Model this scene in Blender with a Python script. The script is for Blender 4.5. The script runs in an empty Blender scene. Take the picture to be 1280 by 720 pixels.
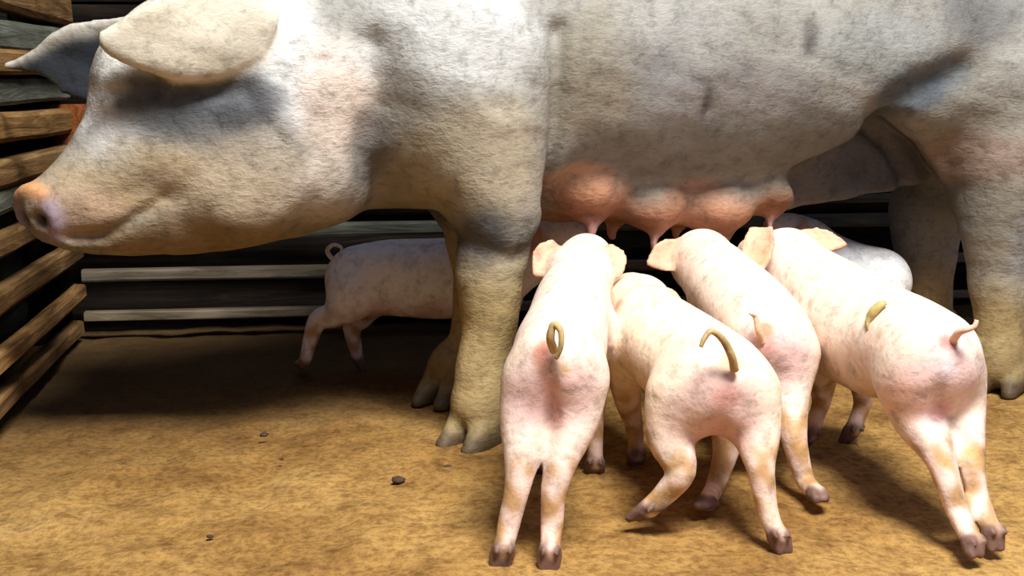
import bpy, math, random
import numpy as np
from mathutils import Vector, Matrix, noise

random.seed(7)
rng = np.random.default_rng(7)
SC = bpy.context.scene
COL = SC.collection
# ------------------------------------------------------------------ camera
CAM_H = 0.56
F_PX = 1545.0
PITCH = math.radians(9.6)
cam_d = bpy.data.cameras.new('camera')
cam = bpy.data.objects.new('camera', cam_d)
COL.objects.link(cam)
cam.location = (0, 0, CAM_H)
cam.rotation_euler = (math.pi / 2 - PITCH, 0, 0)
cam_d.sensor_width = 36.0
cam_d.lens = F_PX / 1280 * 36.0
cam_d.clip_start = 0.05
cam_d.dof.use_dof = False
SC.camera = cam
# ------------------------------------------------------------------ world, lights, exposure
w = bpy.data.worlds.new('world')
SC.world = w
w.use_nodes = True
bg = w.node_tree.nodes['Background']
bg.inputs['Color'].default_value = (0.50, 0.62, 1.0, 1)
bg.inputs['Strength'].default_value = 0.29


def area(name, loc, target, sx, sy, power, color):
    d = bpy.data.lights.new(name, 'AREA')
    d.shape = 'RECTANGLE'
    d.size = sx
    d.size_y = sy
    d.energy = power
    d.color = color
    o = bpy.data.objects.new(name, d)
    COL.objects.link(o)
    o.location = loc
    o.rotation_euler = (Vector(target) - Vector(loc)).to_track_quat('-Z', 'Y').to_euler()
    return o


area('open_side_daylight', (0.55, 0.30, 2.7), (0.25, 1.75, 0.2), 1.0, 0.7, 166, (1.0, 0.975, 0.93))
SC.view_settings.view_transform = 'Standard'
SC.view_settings.look = 'None'
SC.view_settings.exposure = 0.22
SC.view_settings.gamma = 1.0
SC.view_settings.use_curve_mapping = False


# ------------------------------------------------------------------ picture measurements to points in the pen
def ray(px, py):
    a = (px - 640.0) / F_PX
    b = (360.0 - py) / F_PX
    return np.array([a, math.cos(PITCH) + b * math.sin(PITCH), -math.sin(PITCH) + b * math.cos(PITCH)])


def P(px, py, Y):
    r = ray(px, py)
    return np.array([0, 0, CAM_H]) + r * (Y / r[1])


def G(px, py, z=0.0):
    r = ray(px, py)
    return np.array([0, 0, CAM_H]) + r * ((z - CAM_H) / r[2])


def unit(v):
    v = np.asarray(v, float)
    return v / max(1e-9, np.linalg.norm(v))


# ------------------------------------------------------------------ small implicit surface kit
def smin(a, b, k):
    h = np.clip(0.5 + 0.5 * (b - a) / k, 0, 1)
    return b * (1 - h) + a * h - k * h * (1 - h)


class Body:
    """A smooth union of tapered limbs, ellipsoids and leaf-shaped plates, turned into one continuous skin."""

    def __init__(s, voxel):
        s.h = voxel
        s.prims = []
        s.disp = []
        s.cuts = []

    def cone(s, a, b, ra, rb, k=0.02, tag='body', sc=(1, 1, 1)):
        s.prims.append(('cone', np.array(a, float), np.array(b, float), ra, rb, k, tag, np.array(sc, float)))

    def chain(s, pts, k=0.015, tag='body', sc=(1, 1, 1), k0=None):
        c = np.array([list(p) + [r] for p, r in pts], float)
        out = []
        for i in range(len(c) - 1):
            p0, p1, p2, p3 = c[max(i - 1, 0)], c[i], c[i + 1], c[min(i + 2, len(c) - 1)]
            for f in np.arange(4) / 4:
                out.append(.5 * ((2 * p1) + (-p0 + p2) * f + (2 * p0 - 5 * p1 + 4 * p2 - p3) * f * f + (-p0 + 3 * p1 - 3 * p2 + p3) * f ** 3))
        out.append(c[-1])
        out = np.array(out)
        out[:, 3] = np.maximum(out[:, 3], .003)
        s.prims.append(('chain', out[:, :3], out[:, 3], 0, 0, k if k0 is None else k0, tag, np.array(sc, float)))

    def ell(s, c, r, R=None, k=0.02, tag='body'):
        s.prims.append(('ell', np.array(c, float), np.array(r, float), np.eye(3) if R is None else np.array(R, float), 0, k, tag, None))

    def plate(s, o, ex, n, outline, t=0.004, bend=0.0, k=0.01, tag='ear', cup=0.0):
        ex = unit(ex)
        n = np.array(n, float)
        n = unit(n - ex * np.dot(n, ex))
        ey = np.cross(n, ex)
        s.prims.append(('plate', np.array(o, float), np.array([ex, ey, n]), np.array(outline, float), (t, bend, cup), k, tag, None))

    def bbox(s, p):
        if p[0] == 'cone':
            a, b, ra, rb, sc = p[1], p[2], p[3], p[4], p[7]
            r = max(ra, rb) * np.maximum(sc, 1)
            return np.minimum(a, b) - r, np.maximum(a, b) + r
        if p[0] == 'chain':
            r = p[2][:, None] * np.maximum(p[7], 1)
            return (p[1] - r).min(0), (p[1] + r).max(0)
        if p[0] == 'ell':
            r = np.sqrt(((p[3].T * p[2]) ** 2).sum(1))
            return p[1] - r, p[1] + r
        o, B, ol, (t, bend, cup) = p[1], p[2], p[3], p[4]
        pts = []
        for x, y in ol:
            for q in (-t, t):
                pts.append(o + B[0] * x + B[1] * y + B[2] * (q + bend * x * x + cup * y * y))
        pts = np.array(pts)
        return pts.min(0) - t, pts.max(0) + t

    def dist(s, p, X):
        if p[0] == 'cone':
            sc = p[7]
            a, b = p[1] / sc, p[2] / sc
            Q = X / sc
            d = b - a
            L2 = max(1e-12, float(d @ d))
            t = np.clip(((Q - a) @ d) / L2, 0, 1)
            D = np.sqrt(((Q - a - t[..., None] * d) ** 2).sum(-1))
            return D - (p[3] + (p[4] - p[3]) * t)
        if p[0] == 'chain':
            sc = p[7]
            Q = X / sc
            best = None
            for i in range(len(p[1]) - 1):
                a, b = p[1][i] / sc, p[1][i + 1] / sc
                d = b - a
                qa = Q - a
                t = np.clip((qa @ d) / max(1e-12, float(d @ d)), 0, 1)
                qa = qa - t[..., None] * d
                D = np.sqrt(np.einsum('...i,...i', qa, qa)) - (p[2][i] + (p[2][i + 1] - p[2][i]) * t)
                best = D if best is None else np.minimum(best, D)
            return best
        if p[0] == 'ell':
            Q = (X - p[1]) @ p[3].T
            k0 = np.sqrt(((Q / p[2]) ** 2).sum(-1))
            k1 = np.sqrt(((Q / p[2] ** 2) ** 2).sum(-1)) + 1e-9
            return k0 * (k0 - 1) / k1
        o, B, ol, (t, bend, cup) = p[1], p[2], p[3], p[4]
        Q = (X - o) @ B.T
        x, y = Q[..., 0], Q[..., 1]
        z = Q[..., 2] - bend * x * x - cup * y * y
        d = np.full(x.shape, 1e9)
        sg = np.ones(x.shape)
        n = len(ol)
        for i in range(n):
            vi, vj = ol[i], ol[i - 1]
            e = vj - vi
            wx, wy = x - vi[0], y - vi[1]
            tt = np.clip((wx * e[0] + wy * e[1]) / (e @ e), 0, 1)
            bx, by = wx - e[0] * tt, wy - e[1] * tt
            d = np.minimum(d, bx * bx + by * by)
            c1, c2, c3 = y >= vi[1], y < vj[1], e[0] * wy > e[1] * wx
            flip = (c1 & c2 & c3) | (~c1 & ~c2 & ~c3)
            sg = np.where(flip, -sg, sg)
        d2 = sg * np.sqrt(d) + t * 0.8
        z = np.abs(z)
        return np.minimum(np.maximum(d2, z - t * 0.2), 0) + np.sqrt(np.maximum(d2, 0) ** 2 + np.maximum(z - t * 0.2, 0) ** 2) - t * 0.8

    def build(s, colour=None):
        """returns verts, quads, tags per vertex"""
        h = s.h
        bb = [s.bbox(p) for p in s.prims]
        lo = np.min([b[0] for b in bb], 0) - 4 * h
        hi = np.max([b[1] for b in bb], 0) + 4 * h
        n = np.ceil((hi - lo) / h).astype(int) + 1
        big = 0.08
        Fd = np.full(n, big)
        T = np.zeros(n, np.int16)
        Fmin = np.full(n, 1e3)
        tags = []
        axes = [lo[i] + h * np.arange(n[i]) for i in range(3)]

        def sub(l, u):
            i0 = np.clip(np.floor((l - lo) / h).astype(int), 0, n - 1)
            i1 = np.clip(np.ceil((u - lo) / h).astype(int) + 1, 1, n)
            sl = tuple(slice(i0[i], i1[i]) for i in range(3))
            X = np.stack(np.meshgrid(*[axes[i][sl[i]] for i in range(3)], indexing='ij'), -1)
            return sl, X
        for p, (l, u) in zip(s.prims, bb):
            m = p[5] + 3 * h
            sl, X = sub(l - m, u + m)
            D = s.dist(p, X)
            if p[6] not in tags:
                tags.append(p[6])
            ti = tags.index(p[6])
            c = D < Fmin[sl]
            T[sl] = np.where(c, ti, T[sl])
            Fmin[sl] = np.minimum(Fmin[sl], D)
            Fd[sl] = smin(Fd[sl], D, p[5])
        for fn, l, u, k in s.cuts:
            sl, X = sub(np.array(l), np.array(u))
            Fd[sl] = -smin(-Fd[sl], fn(X), k)
        for fn, l, u in s.disp:
            sl, X = sub(np.array(l), np.array(u))
            Fd[sl] += fn(X)
        # surface nets
        ins = Fd < 0
        c = np.zeros(n - 1, np.int8)
        for dx in (0, 1):
            for dy in (0, 1):
                for dz in (0, 1):
                    c += ins[dx:n[0] - 1 + dx, dy:n[1] - 1 + dy, dz:n[2] - 1 + dz]
        cell = (c > 0) & (c < 8)
        idx = -np.ones(n - 1, np.int64)
        cc = np.argwhere(cell)
        idx[cell] = np.arange(len(cc))
        acc = np.zeros((len(cc), 3))
        cnt = np.zeros(len(cc))
        cor = [(x, y, z) for x in (0, 1) for y in (0, 1) for z in (0, 1)]
        V = {q: Fd[cc[:, 0] + q[0], cc[:, 1] + q[1], cc[:, 2] + q[2]] for q in cor}
        for a in cor:
            for ax in range(3):
                if a[ax] == 0:
                    b = list(a)
                    b[ax] = 1
                    b = tuple(b)
                    va, vb = V[a], V[b]
                    m = (va < 0) != (vb < 0)
                    t = np.where(m, va / np.where(m, va - vb, 1), 0)
                    pt = np.array(a, float)[None] + t[:, None] * (np.array(b) - np.array(a))[None]
                    acc[m] += pt[m]
                    cnt[m] += 1
        verts = lo + (cc + acc / cnt[:, None]) * h
        quads = []
        for ax in range(3):
            o1, o2 = [(1, 2), (2, 0), (0, 1)][ax]
            A = ins
            sl0 = [slice(1, n[i] - 1) for i in range(3)]
            sl1 = [slice(1, n[i] - 1) for i in range(3)]
            sl0[ax] = slice(0, n[ax] - 1)
            sl1[ax] = slice(1, n[ax])
            a, b = A[tuple(sl0)], A[tuple(sl1)]
            off = np.ones(3, int)
            off[ax] = 0
            for flip, m in ((False, a & ~b), (True, ~a & b)):
                e = np.argwhere(m) + off
                if not len(e):
                    continue
                d1 = np.zeros(3, int)
                d2 = np.zeros(3, int)
                d1[o1] = 1
                d2[o2] = 1
                q = np.stack([idx[tuple((e - d1 - d2).T)], idx[tuple((e - d2).T)], idx[tuple(e.T)], idx[tuple((e - d1).T)]], 1)
                quads.append(q[:, ::-1] if flip else q)
        quads = np.concatenate(quads)
        tg = T[cc[:, 0], cc[:, 1], cc[:, 2]]
        # light relaxation
        for it in range(2):
            ac = np.zeros_like(verts)
            nn = np.zeros(len(verts))
            for i in range(4):
                np.add.at(ac, quads[:, i], verts[quads[:, i - 1]] + verts[quads[:, (i + 1) % 4]])
                np.add.at(nn, quads[:, i], 2)
            verts = verts * 0.5 + 0.5 * ac / nn[:, None]
        fn = np.cross(verts[quads[:, 2]] - verts[quads[:, 0]], verts[quads[:, 3]] - verts[quads[:, 1]])
        vn = np.zeros_like(verts)
        for i in range(4):
            np.add.at(vn, quads[:, i], fn)
        vn /= np.linalg.norm(vn, axis=1)[:, None] + 1e-12
        return verts, quads, tg, tags, vn


def mesh_from(name, verts, faces, mat, cols=None, normals=None, smooth=True):
    me = bpy.data.meshes.new(name)
    nv, nf = len(verts), len(faces)
    if isinstance(faces, np.ndarray):
        k = faces.shape[1]
        me.vertices.add(nv)
        me.vertices.foreach_set('co', np.asarray(verts, np.float32).ravel())
        me.loops.add(nf * k)
        me.loops.foreach_set('vertex_index', faces.astype(np.int32).ravel())
        me.polygons.add(nf)
        me.polygons.foreach_set('loop_start', np.arange(0, nf * k, k, dtype=np.int32))
        me.update(calc_edges=True)
    else:
        me.from_pydata([tuple(v) for v in verts], [], [tuple(f) for f in faces])
    if smooth:
        me.polygons.foreach_set('use_smooth', np.ones(len(me.polygons), bool))
    if cols is not None:
        a = me.color_attributes.new('Col', 'FLOAT_COLOR', 'POINT')
        a.data.foreach_set('color', np.concatenate([cols, np.ones((nv, 1))], 1).astype(np.float32).ravel())
    if mat:
        me.materials.append(mat)
    me.validate()
    me.update()
    if normals is not None:
        me.normals_split_custom_set_from_vertices([tuple(x) for x in normals])
    return me


def put(name, me, parent=None, loc=(0, 0, 0), **props):
    o = bpy.data.objects.new(name, me)
    COL.objects.link(o)
    o.location = loc
    if parent:
        o.parent = parent
    for k, v in props.items():
        o[k] = v
    return o


def creature(root, body, mats, colour, names=None):
    """skin the body; split the one surface into the parts body, ear, hoof ... that share seams and normals"""
    verts, quads, tg, tags, vn = body.build()
    cols = colour(verts, vn, tg, tags)
    for it in range(3):
        ac = np.zeros_like(cols)
        nn = np.zeros(len(cols))
        for i in range(4):
            np.add.at(ac, quads[:, i], cols[quads[:, i - 1]] + cols[quads[:, (i + 1) % 4]])
            np.add.at(nn, quads[:, i], 2)
        cols = .4 * cols + .6 * ac / nn[:, None]
    base = np.array(root.location)
    out = {}
    ft = tg[quads].max(axis=1)
    for ti, t in enumerate(tags):
        q = quads[ft == ti]
        if not len(q):
            continue
        used, inv = np.unique(q, return_inverse=True)
        q2 = inv.reshape(q.shape)
        nm = t.split(':')[0]
        me = mesh_from(nm, verts[used] - base, q2, mats.get(nm, mats['body']), cols[used], vn[used])
        out[t] = put(nm, me, root)
    out['_surf'] = (verts, quads)
    return out


def empty(name, loc, label, cat, group=None):
    o = bpy.data.objects.new(name, None)
    COL.objects.link(o)
    o.location = tuple(loc)
    o.empty_display_size = 0.1
    o['label'] = label
    o['category'] = cat
    if group:
        o['group'] = group
    return o


# ------------------------------------------------------------------ materials
class NT:
    def __init__(s, name):
        s.m = bpy.data.materials.new(name)
        s.m.use_nodes = True
        s.t = s.m.node_tree
        s.b = s.t.nodes['Principled BSDF']

    def n(s, typ, **kw):
        x = s.t.nodes.new(typ)
        for k, v in kw.items():
            if k.startswith('i_'):
                x.inputs[k[2:].replace('_', ' ')].default_value = v
            else:
                setattr(x, k, v)
        return x

    def l(s, a, b):
        s.t.links.new(a, b)

    def ramp(s, fac, stops):
        r = s.n('ShaderNodeValToRGB')
        e = r.color_ramp.elements
        while len(e) < len(stops):
            e.new(0.5)
        for x, (p, c) in zip(e, stops):
            x.position = p
            x.color = (*c, 1) if len(c) == 3 else c
        s.l(fac, r.inputs[0])
        return r.outputs[0]

    def mix(s, a, b, fac, mode='MIX'):
        m = s.n('ShaderNodeMix', data_type='RGBA', blend_type=mode)
        for v, i in ((fac, 0), (a, 6), (b, 7)):
            if hasattr(v, 'links'):
                s.l(v, m.inputs[i])
            else:
                m.inputs[i].default_value = v if i == 0 else (*v, 1)
        return m.outputs[2]

    def coords(s, scale=(1, 1, 1), rot=(0, 0, 0)):
        tc = s.n('ShaderNodeTexCoord')
        mp = s.n('ShaderNodeMapping')
        mp.inputs['Scale'].default_value = scale
        mp.inputs['Rotation'].default_value = rot
        s.l(tc.outputs['Object'], mp.inputs[0])
        return mp.outputs[0]

    def noise(s, vec, scale, detail=4, rough=0.6, dist=0.0):
        x = s.n('ShaderNodeTexNoise')
        x.inputs['Scale'].default_value = scale
        x.inputs['Detail'].default_value = detail
        x.inputs['Roughness'].default_value = rough
        x.inputs['Distortion'].default_value = dist
        s.l(vec, x.inputs[0])
        return x.outputs['Fac']

    def bump(s, hgt, strength, dist, prev=None):
        b = s.n('ShaderNodeBump')
        b.inputs['Strength'].default_value = strength
        b.inputs['Distance'].default_value = dist
        s.l(hgt, b.inputs['Height'])
        if prev is not None:
            s.l(prev, b.inputs['Normal'])
        s.l(b.outputs[0], s.b.inputs['Normal'])
        return b.outputs[0]


def skin_mat(name, fleck, rough=0.62, sss=0.0, hair=(60, 60, 260), bump=0.5, var=0.35):
    t = NT(name)
    at = t.n('ShaderNodeVertexColor', layer_name='Col')
    v = t.coords()
    n1 = t.noise(v, 9, 5)
    n2 = t.noise(v, 42, 5, 0.7)
    c = t.mix(at.outputs[0], fleck, t.ramp(n1, [(0.42, (0, 0, 0)), (0.68, (var, var, var))]), 'MULTIPLY')
    g = t.ramp(n2, [(0.3, (0.60, 0.59, 0.57)), (0.5, (1, 1, 1)), (0.75, (1.0, 0.98, 0.94))])
    c = t.mix(c, g, 1.0, 'MULTIPLY')
    hv = t.coords(hair, (0.0, 0.35, 0.0))
    hn = t.noise(hv, 1.0, 3, 0.6, 0.6)
    hc = t.ramp(hn, [(0.32, (0.80, 0.79, 0.76)), (0.5, (1, 1, 1)), (0.7, (1.06, 1.05, 1.02))])
    c = t.mix(c, hc, var * 1.6 if var < 0.6 else 1.0, 'MULTIPLY')
    t.l(c, t.b.inputs['Base Color'])
    t.b.inputs['Roughness'].default_value = rough
    t.b.inputs['Specular IOR Level'].default_value = 0.3
    if sss:
        t.b.inputs['Subsurface Weight'].default_value = sss
        t.b.inputs['Subsurface Radius'].default_value = (0.012, 0.005, 0.003)
        t.b.inputs['Subsurface Scale'].default_value = 1.0
    p = t.bump(hn, bump, 0.004)
    t.bump(n2, bump, 0.006, p)
    return t.m


def wood_mat(name, a, b, c, axis=0, sc=1.0):
    t = NT(name)
    oi = t.n('ShaderNodeObjectInfo')
    tc = t.n('ShaderNodeTexCoord')
    mp = t.n('ShaderNodeMapping')
    s3 = [28 * sc, 28 * sc, 28 * sc]
    s3[axis] = 2.2 * sc
    mp.inputs['Scale'].default_value = s3
    ad = t.n('ShaderNodeVectorMath', operation='ADD')
    rr = t.n('ShaderNodeMath', operation='MULTIPLY')
    rr.inputs[1].default_value = 37.0
    t.l(oi.outputs['Random'], rr.inputs[0])
    t.l(tc.outputs['Object'], ad.inputs[0])
    t.l(rr.outputs[0], ad.inputs[1])
    t.l(ad.outputs[0], mp.inputs[0])
    n1 = t.noise(mp.outputs[0], 1.6, 6, 0.7, 1.2)
    n2 = t.noise(ad.outputs[0], 5, 3, 0.6)
    col = t.ramp(n1, [(0.3, a), (0.52, b), (0.72, c)])
    col = t.mix(col, t.ramp(n2, [(0.35, (0.45, 0.42, 0.4)), (0.65, (1, 1, 1))]), 0.8, 'MULTIPLY')
    br = t.ramp(oi.outputs['Random'], [(0, (0.7, 0.7, 0.7)), (1, (1.15, 1.1, 1.0))])
    col = t.mix(col, br, 1.0, 'MULTIPLY')
    t.l(col, t.b.inputs['Base Color'])
    t.b.inputs['Roughness'].default_value = 0.9
    t.b.inputs['Specular IOR Level'].default_value = 0.1
    t.bump(n1, 0.7, 0.006)
    return t.m


def plain(name, col, rough=0.7, var=0.3, scale=60, bump=0.3):
    t = NT(name)
    v = t.coords()
    n = t.noise(v, scale, 4)
    t.l(t.ramp(n, [(0.3, tuple(x * (1 - var) for x in col)), (0.7, tuple(min(1, x * (1 + var)) for x in col))]), t.b.inputs['Base Color'])
    t.b.inputs['Roughness'].default_value = rough
    t.bump(n, bump, 0.003)
    return t.m


def back_shade(t, x):
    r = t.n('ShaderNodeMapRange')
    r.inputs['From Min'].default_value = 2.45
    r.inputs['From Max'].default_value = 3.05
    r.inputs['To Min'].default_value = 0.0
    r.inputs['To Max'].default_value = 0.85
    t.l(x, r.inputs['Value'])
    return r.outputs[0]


def ground_mat():
    t = NT('packed_earth')
    v = t.coords()
    n1 = t.noise(v, 2.4, 6, 0.62)
    n2 = t.noise(v, 17, 6, 0.7)
    n3 = t.noise(v, 90, 4, 0.7)
    c = t.ramp(n1, [(0.28, (0.15, 0.07, 0.02)), (0.45, (0.29, 0.160, 0.045)), (0.6, (0.39, 0.235, 0.075)), (0.78, (0.50, 0.33, 0.13))])
    c = t.mix(c, t.ramp(n2, [(0.3, (0.5, 0.42, 0.32)), (0.5, (1, 1, 1)), (0.72, (1.18, 1.15, 1.05))]), 0.9, 'MULTIPLY')
    c = t.mix(c, t.ramp(n3, [(0.36, (0.52, 0.44, 0.34)), (0.58, (1.08, 1.08, 1.08))]), 0.8, 'MULTIPLY')
    # shade towards the back left, painted into the floor as dark mud colour
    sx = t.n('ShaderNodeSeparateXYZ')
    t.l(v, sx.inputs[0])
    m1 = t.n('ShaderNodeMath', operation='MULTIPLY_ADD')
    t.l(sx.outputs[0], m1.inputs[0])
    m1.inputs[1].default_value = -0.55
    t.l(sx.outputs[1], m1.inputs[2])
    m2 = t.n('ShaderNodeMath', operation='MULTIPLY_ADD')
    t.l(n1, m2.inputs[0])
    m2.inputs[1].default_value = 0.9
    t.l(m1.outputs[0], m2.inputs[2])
    c = t.mix(c, (0.06, 0.034, 0.014), back_shade(t, m2.outputs[0]))
    t.l(c, t.b.inputs['Base Color'])
    t.b.inputs['Roughness'].default_value = 0.9
    t.b.inputs['Specular IOR Level'].default_value = 0.2
    p = t.bump(n2, 0.6, 0.012)
    t.bump(n3, 0.6, 0.004, p)
    return t.m


M_sow = skin_mat('sow_skin', (0.62, 0.60, 0.56), var=0.55, hair=(60, 60, 150), bump=0.4)
M_sow_ear = skin_mat('sow_ear_skin', (0.80, 0.72, 0.55), var=0.35, hair=(60, 60, 120), bump=0.2)
M_pig = skin_mat('piglet_skin', (0.96, 0.84, 0.70), rough=0.55, sss=0.10, var=0.42, hair=(60, 60, 60), bump=0.25)
M_hoof = plain('hoof_horn', (0.10, 0.06, 0.045), 0.5, 0.4, 80, 0.4)
M_sowhoof = plain('sow_hoof_horn', (0.16, 0.11, 0.06), 0.6, 0.5, 60, 0.5)
M_black = plain('dark_pupil', (0.01, 0.01, 0.012), 0.15, 0.1)
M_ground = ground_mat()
M_rail = wood_mat('ochre_rail_wood', (0.10, 0.05, 0.02), (0.30, 0.17, 0.065), (0.48, 0.32, 0.15), 0)
M_rail_g = wood_mat('grey_rail_wood', (0.06, 0.065, 0.055), (0.15, 0.165, 0.14), (0.26, 0.28, 0.24), 0)
M_rail_b = wood_mat('weathered_rail_wood', (0.08, 0.065, 0.045), (0.22, 0.185, 0.13), (0.36, 0.31, 0.23), 0)
M_rust = wood_mat('red_brown_post_wood', (0.08, 0.025, 0.01), (0.24, 0.08, 0.025), (0.38, 0.16, 0.06), 2)
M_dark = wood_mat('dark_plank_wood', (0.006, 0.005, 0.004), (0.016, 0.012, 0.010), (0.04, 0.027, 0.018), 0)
M_straw = plain('straw', (0.42, 0.33, 0.12), 0.8, 0.3)
M_dung = plain('dung', (0.06, 0.03, 0.015), 0.9, 0.4)

# ------------------------------------------------------------------ floor
def ground():
    xs = np.linspace(-1.6, 2.4, 320)
    ys = np.linspace(-0.3, 3.4, 300)
    X, Y = np.meshgrid(xs, ys)
    Z = np.zeros_like(X)
    for f, a in ((2.5, 0.006), (8, 0.0035), (22, 0.0022), (55, 0.0012)):
        for j in range(4):
            th = rng.uniform(0, 6.28)
            ph = rng.uniform(0, 6.28)
            ph2 = rng.uniform(0, 6.28)
            Z += a / 2 * np.sin(f * 1.7 * (X * math.cos(th) + Y * math.sin(th)) + ph + 1.5 * np.sin(f * .8 * (Y * math.cos(th) - X * math.sin(th)) + ph2))
    Z -= 0.004
    v = np.stack([X.ravel(), Y.ravel(), Z.ravel()], 1)
    ny, nx = X.shape
    i = np.arange(nx * ny).reshape(ny, nx)
    q = np.stack([i[:-1, :-1].ravel(), i[:-1, 1:].ravel(), i[1:, 1:].ravel(), i[1:, :-1].ravel()], 1)
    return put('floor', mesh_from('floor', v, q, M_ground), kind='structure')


ground()


# ------------------------------------------------------------------ pen timber
def rail_mesh(name, L, w, h, mat, seed, wob=0.006, seg=14):
    """rough sawn rail along +x, length L, thickness w (y), height h (z)"""
    r = random.Random(seed)
    prof = [(-.5, -.34), (-.36, -.5), (.36, -.5), (.5, -.34), (.5, .34), (.36, .5), (-.36, .5), (-.5, .34)]
    vs, fs = [], []
    ph = [r.uniform(0, 6) for _ in range(4)]
    for i in range(seg + 1):
        t = i / seg
        dy = wob * math.sin(3 * t + ph[0]) + wob * .4 * math.sin(9 * t + ph[1])
        dz = wob * math.sin(2.4 * t + ph[2]) + wob * .4 * math.sin(8 * t + ph[3])
        s = 1 + 0.08 * math.sin(5 * t + ph[1]) + r.uniform(-.03, .03)
        for y, z in prof:
            vs.append((L * t, y * w * s + dy + r.uniform(-.0008, .0008), z * h * s + dz + r.uniform(-.0008, .0008)))
    n = len(prof)
    for i in range(seg):
        for j in range(n):
            a, b = i * n + j, i * n + (j + 1) % n
            fs.append((a, a + n, b + n, b))
    fs.append(tuple(range(n)))
    fs.append(tuple(range(seg * n + n - 1, seg * n - 1, -1)))
    return mesh_from(name, vs, fs, mat, smooth=False)


# left fence: leaves the back corner and runs towards the viewer
corner = G(102, 433)
dirL = np.array([0.141, -0.99, 0.0])
angL = math.atan2(dirL[1], dirL[0])
fence = empty('rail_fence', corner, 'rough wooden rail fence along the left side of the pen by the sow\'s snout', 'fence')


def lz(y):      # height on the corner post seen at picture row y
    return float(P(102, y, corner[1])[2])


LR = [(405, .030, .034, M_rail), (362, .030, .032, M_rail), (313, .032, .036, M_rail), (262, .03, .034, M_rail),
      (222, .028, .042, M_rail_g), (190, .03, .042, M_rail), (153, .04, .046, M_rail), (112, .03, .046, M_rail_g),
      (82, .03, .038, M_rail), (52, .03, .050, M_rail_g), (14, .035, .056, M_rail), (-32, .03, .04, M_rail_g), (-75, .03, .04, M_rail)]
for i, (y, wd, ht, m) in enumerate(LR):
    o = put('rail', rail_mesh('rail', 2.0, wd, ht, m, 20 + i), fence)
    o.rotation_euler = (0, (random.uniform(-.012, .012)), angL)
    o.location = (0.0 * dirL[0], 0.0, lz(y))
for k, dd in enumerate((0.0, 1.0, 1.95)):
    o = put('post', rail_mesh('post', 1.05, .075, .06, M_dark if k == 0 else M_rail, 60 + k, .003), fence)  # corner post coloured near black for the shaded corner
    o.rotation_euler = (0, -math.pi / 2, angL)
    p = dirL * dd + np.array([-0.055, -0.01, 0])
    o.location = (p[0], p[1], 0)
o = put('lit_post_block', rail_mesh('lit_post_block', .085, .07, .05, M_rust, 71, .001, 4), fence)  # lit stretch of the red post, added as a separate block
o.rotation_euler = (0, -math.pi / 2, angL)
o.location = (.012, -.028, lz(182))
# back fence with rails
bfence = empty('rail_fence', corner + np.array([0, .03, 0]), 'dim wooden rail fence across the back of the pen behind the sow\'s legs', 'fence')
bfence.rotation_euler = (0, 0, math.radians(8.1))
for i, (y, ht, m) in enumerate([(398, .020, M_rail_b), (347, .024, M_rail_b), (292, .03, M_rail_g), (262, .02, M_rail_g), (215, .03, M_rail_g),
                                (160, .035, M_rail), (100, .035, M_rail_g), (45, .04, M_rail), (-20, .04, M_rail)]):
    o = put('rail', rail_mesh('rail', 3.0, .025, ht, m, 90 + i, .003, 18), bfence)
    o.location = (0.0, 0, lz(y))
for k, dx in enumerate((-0.09, 1.35, 2.6)):
    o = put('post', rail_mesh('post', 1.05, .07, .07, M_dark, 130 + k, .003), bfence)
    o.rotation_euler = (0, -math.pi / 2, 0)
    o.location = (dx, .055, 0)


# plank walls behind the rails
def plank_wall(name, org, ang, length, n, hgt, mat, seed, side=1):
    r = random.Random(seed)
    root = bpy.data.objects.new(name, None)
    COL.objects.link(root)
    root.location = tuple(org)
    root.rotation_euler = (0, 0, ang)
    root['kind'] = 'structure'
    z = 0.0
    for i in range(n):
        h = hgt * r.uniform(.9, 1.1)
        o = put('plank', rail_mesh('plank', length, .022, h - .006, mat, seed + i, .002, 10), root)
        o.location = (0, r.uniform(-.004, .004), z + h / 2)
        z += h
    o = put('backing_board', rail_mesh('backing_board', length, .015, z, mat, seed + 40, .0, 2), root)
    o.location = (0, .022 * side, z / 2)
    return root


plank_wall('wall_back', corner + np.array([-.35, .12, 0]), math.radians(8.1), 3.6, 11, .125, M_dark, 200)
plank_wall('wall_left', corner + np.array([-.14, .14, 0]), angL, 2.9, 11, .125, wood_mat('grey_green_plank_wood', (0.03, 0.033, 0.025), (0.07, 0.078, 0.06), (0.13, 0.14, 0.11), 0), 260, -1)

# ------------------------------------------------------------------ sow
gf = G(588, 552)
gr = G(1247, 483)
TH = math.atan2(gr[1] - gf[1], gr[0] - gf[0])
EU = np.array([math.cos(TH), math.sin(TH), 0])
EV = np.array([-math.sin(TH), math.cos(TH), 0])
EZ = np.array([0, 0, 1.0])
SB = np.array([EU, EV, EZ])
VN = -0.14                       # near feet lie this far from the mid plane
SO = gf - EV * VN
SO[2] = 0
CAMP = np.array([0, 0, CAM_H])


def S(px, py, v=0.0):
    """point of the sow's own frame on the lengthwise plane v, seen at this picture position"""
    r = ray(px, py)
    t = (v - (CAMP - SO) @ EV) / (r @ EV)
    q = CAMP + r * t - SO
    return SB @ q


def sr(px, v, rpx):
    q = SO + SB.T @ S(px, 300, v)
    fwd = np.array([0, math.cos(PITCH), -math.sin(PITCH)])
    return rpx * float((q - CAMP) @ fwd) / F_PX


sow = empty('sow', SO, 'big dirty white sow standing with her udder over the nursing piglets', 'pig')
sow.rotation_euler = (0, 0, TH)
B = Body(0.0065)


def C(l, k=0.03, tag='body', sv=1.0, k0=None):
    B.chain([(S(x, y, v), sr(x, v, r)) for x, y, v, r in l], k, tag, (1, sv, 1), k0)


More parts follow.
